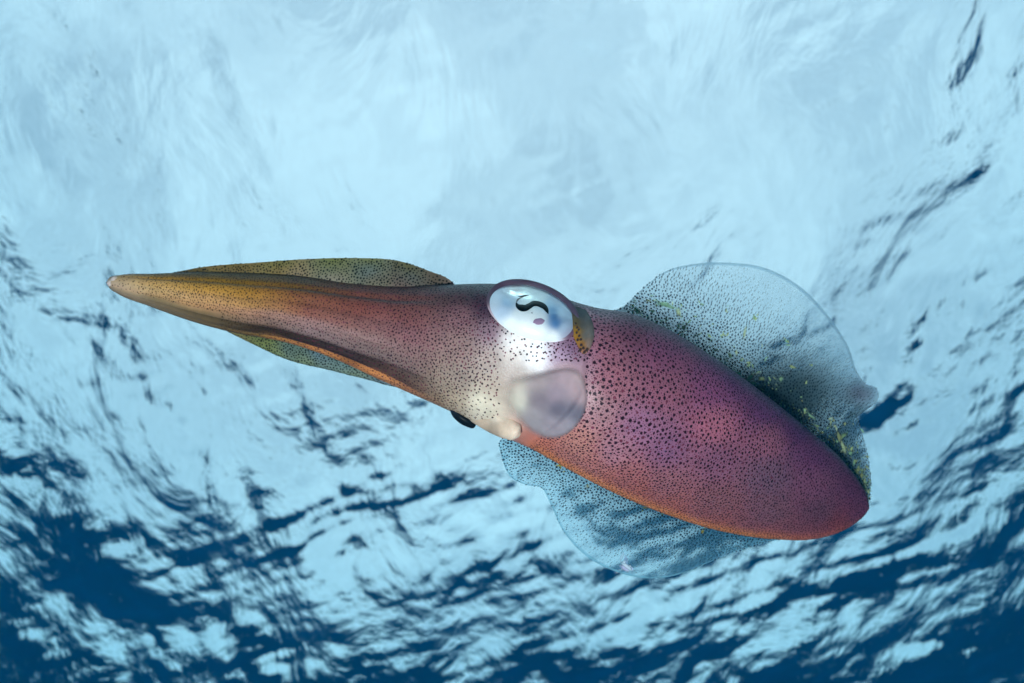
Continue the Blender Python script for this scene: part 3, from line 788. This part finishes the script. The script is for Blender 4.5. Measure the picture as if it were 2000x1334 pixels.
# swollen smooth valve that bulges out of the mantle opening
blob('mantle_valve', [(972, 762), (984, 742), (1010, 730), (1050, 721), (1085, 716), (1115, 714), (1136, 722), (1147, 745), (1151, 778), (1143, 812), (1120, 843), (1088, 860), (1055, 859), (1025, 843), (1002, 820), (982, 792)],
     -5, 20, [(1000, 750, (200, 180, 168)), (1050, 740, (156, 136, 138)), (1110, 735, (170, 142, 150)), (1135, 770, (166, 136, 142)), (1090, 770, (146, 124, 136)),
               (1050, 782, (118, 102, 114)), (1090, 798, (88, 82, 100)), (1122, 806, (92, 88, 104)), (1010, 785, (205, 192, 178)), (1040, 815, (152, 140, 146)), (1080, 832, (150, 134, 144)), (1060, 852, (150, 136, 142)), (1110, 835, (150, 138, 148)), (1130, 728, (190, 160, 162))],
     M_valve, squid, 26, hug=True, power=2.4, back=16, border=lambda an: 0.12 + 0.3 * (0.5 - 0.5 * np.cos(an)) ** 2 + 0.12 * np.clip(-np.sin(an), 0, 1))
# fold of skin between eye and mantle, grey with a golden band
nf = blob('neck_fold', [(1108, 592), (1128, 594), (1146, 604), (1158, 626), (1162, 650), (1158, 672), (1148, 690), (1140, 694), (1130, 680), (1120, 660), (1112, 630)],
     -3, 12, [(1126, 600, (64, 54, 50)), (1146, 618, (84, 80, 80)), (1156, 650, (112, 104, 100)), (1138, 612, (78, 76, 78)), (1152, 672, (120, 100, 92)), (1124, 630, (96, 76, 44)), (1127, 645, (140, 100, 24)), (1143, 690, (150, 96, 76)), (1129, 660, (142, 98, 26)), (1138, 636, (88, 82, 78)), (1136, 674, (140, 94, 44)), (1142, 656, (98, 90, 84))],
     M_valve, squid, 8, hug=True)
_dx = np.array([1124, 1127, 1126, 1130, 1131, 1128, 1134, 1135, 1139, 1133, 1141, 1146]); _dy = np.array([632, 640, 650, 644, 656, 664, 663, 674, 680, 684, 688, 684])
_dp = W(_dx, _dy, body_z(_dx, _dy) + 9.0)
_V, _f, _C = discs(_dp, np.tile(-FWD, (len(_dx), 1)), np.full(len(_dx), 3.4 * D0 / F) * np.linspace(0.8, 1.25, len(_dx)), np.tile(lin((40, 16, 14)), (len(_dx), 1)), 0.0002, alpha=np.ones(len(_dx)))
_o = make_mesh('chromatophores', _V, _f, M_spot, nf, _C); _o['kind'] = 'stuff'
# funnel: cream cone, its free end against the valve
def funnel():
    ax = np.array([(900, 800, 0, 6), (925, 810, 20, 14), (950, 819, 40, 20), (976, 829, 58, 23), (998, 839, 70, 21), (1011, 847, 76, 14), (1016, 850, 76, 4)], float)
    d = np.concatenate([[0], np.cumsum(np.linalg.norm(np.diff(ax[:, :2], axis=0), axis=1))])
    a = cr(d, ax, np.linspace(0, d[-1], 60)); nv = 48
    tg = np.gradient(a[:, :2], axis=0); tg /= np.linalg.norm(tg, axis=1, keepdims=True); nr = np.stack([tg[:, 1], -tg[:, 0]], -1)
    v = np.linspace(0, 2 * math.pi, nv, endpoint=False)
    x = a[:, :1] + nr[:, :1] * np.cos(v) * a[:, 3:]; y = a[:, 1:2] + nr[:, 1:] * np.cos(v) * a[:, 3:]; z = a[:, 2:3] + np.sin(v) * a[:, 3:] * 0.9
    C = catalog_color([(900, 795, (200, 172, 152)), (940, 795, (226, 204, 188)), (940, 825, (196, 168, 148)), (975, 810, (230, 208, 192)), (985, 835, (206, 178, 158)), (1005, 845, (218, 190, 172)), (960, 842, (160, 138, 122)), (920, 815, (176, 152, 136))], x, y, 14)
    make_mesh('funnel', W(x, y, z).reshape(-1, 3), grid_faces(60, nv, True), M_soft, squid, C.reshape(-1, 3))
funnel()
# the other eye, seen edge-on as a dark bulge under the head
o = blob('eye', [(878, 798), (890, 800), (910, 812), (930, 830), (926, 836), (910, 833), (892, 822), (882, 810)], 10, 16, [(900, 815, (14, 16, 22)), (885, 803, (24, 30, 40))], M_pupil, squid, 12)
o['label'] = 'dark far eye bulging under the head'
# blunt tips of the arms at the very end
for (x0, y0, l, w_, z_) in ((207, 553, 22, 7, -185), (214, 546, 20, 6, -182)):
    blob('arm_tip', [(x0, y0), (x0 + l * .3, y0 - w_), (x0 + l, y0 - w_ * .8), (x0 + l * 1.3, y0), (x0 + l, y0 + w_), (x0 + l * .3, y0 + w_)], z_, 7, [(x0, y0, (222, 196, 190)), (x0 + l, y0, (206, 168, 140))], M_soft, squid, 8, na=40, nr=10, back=8)
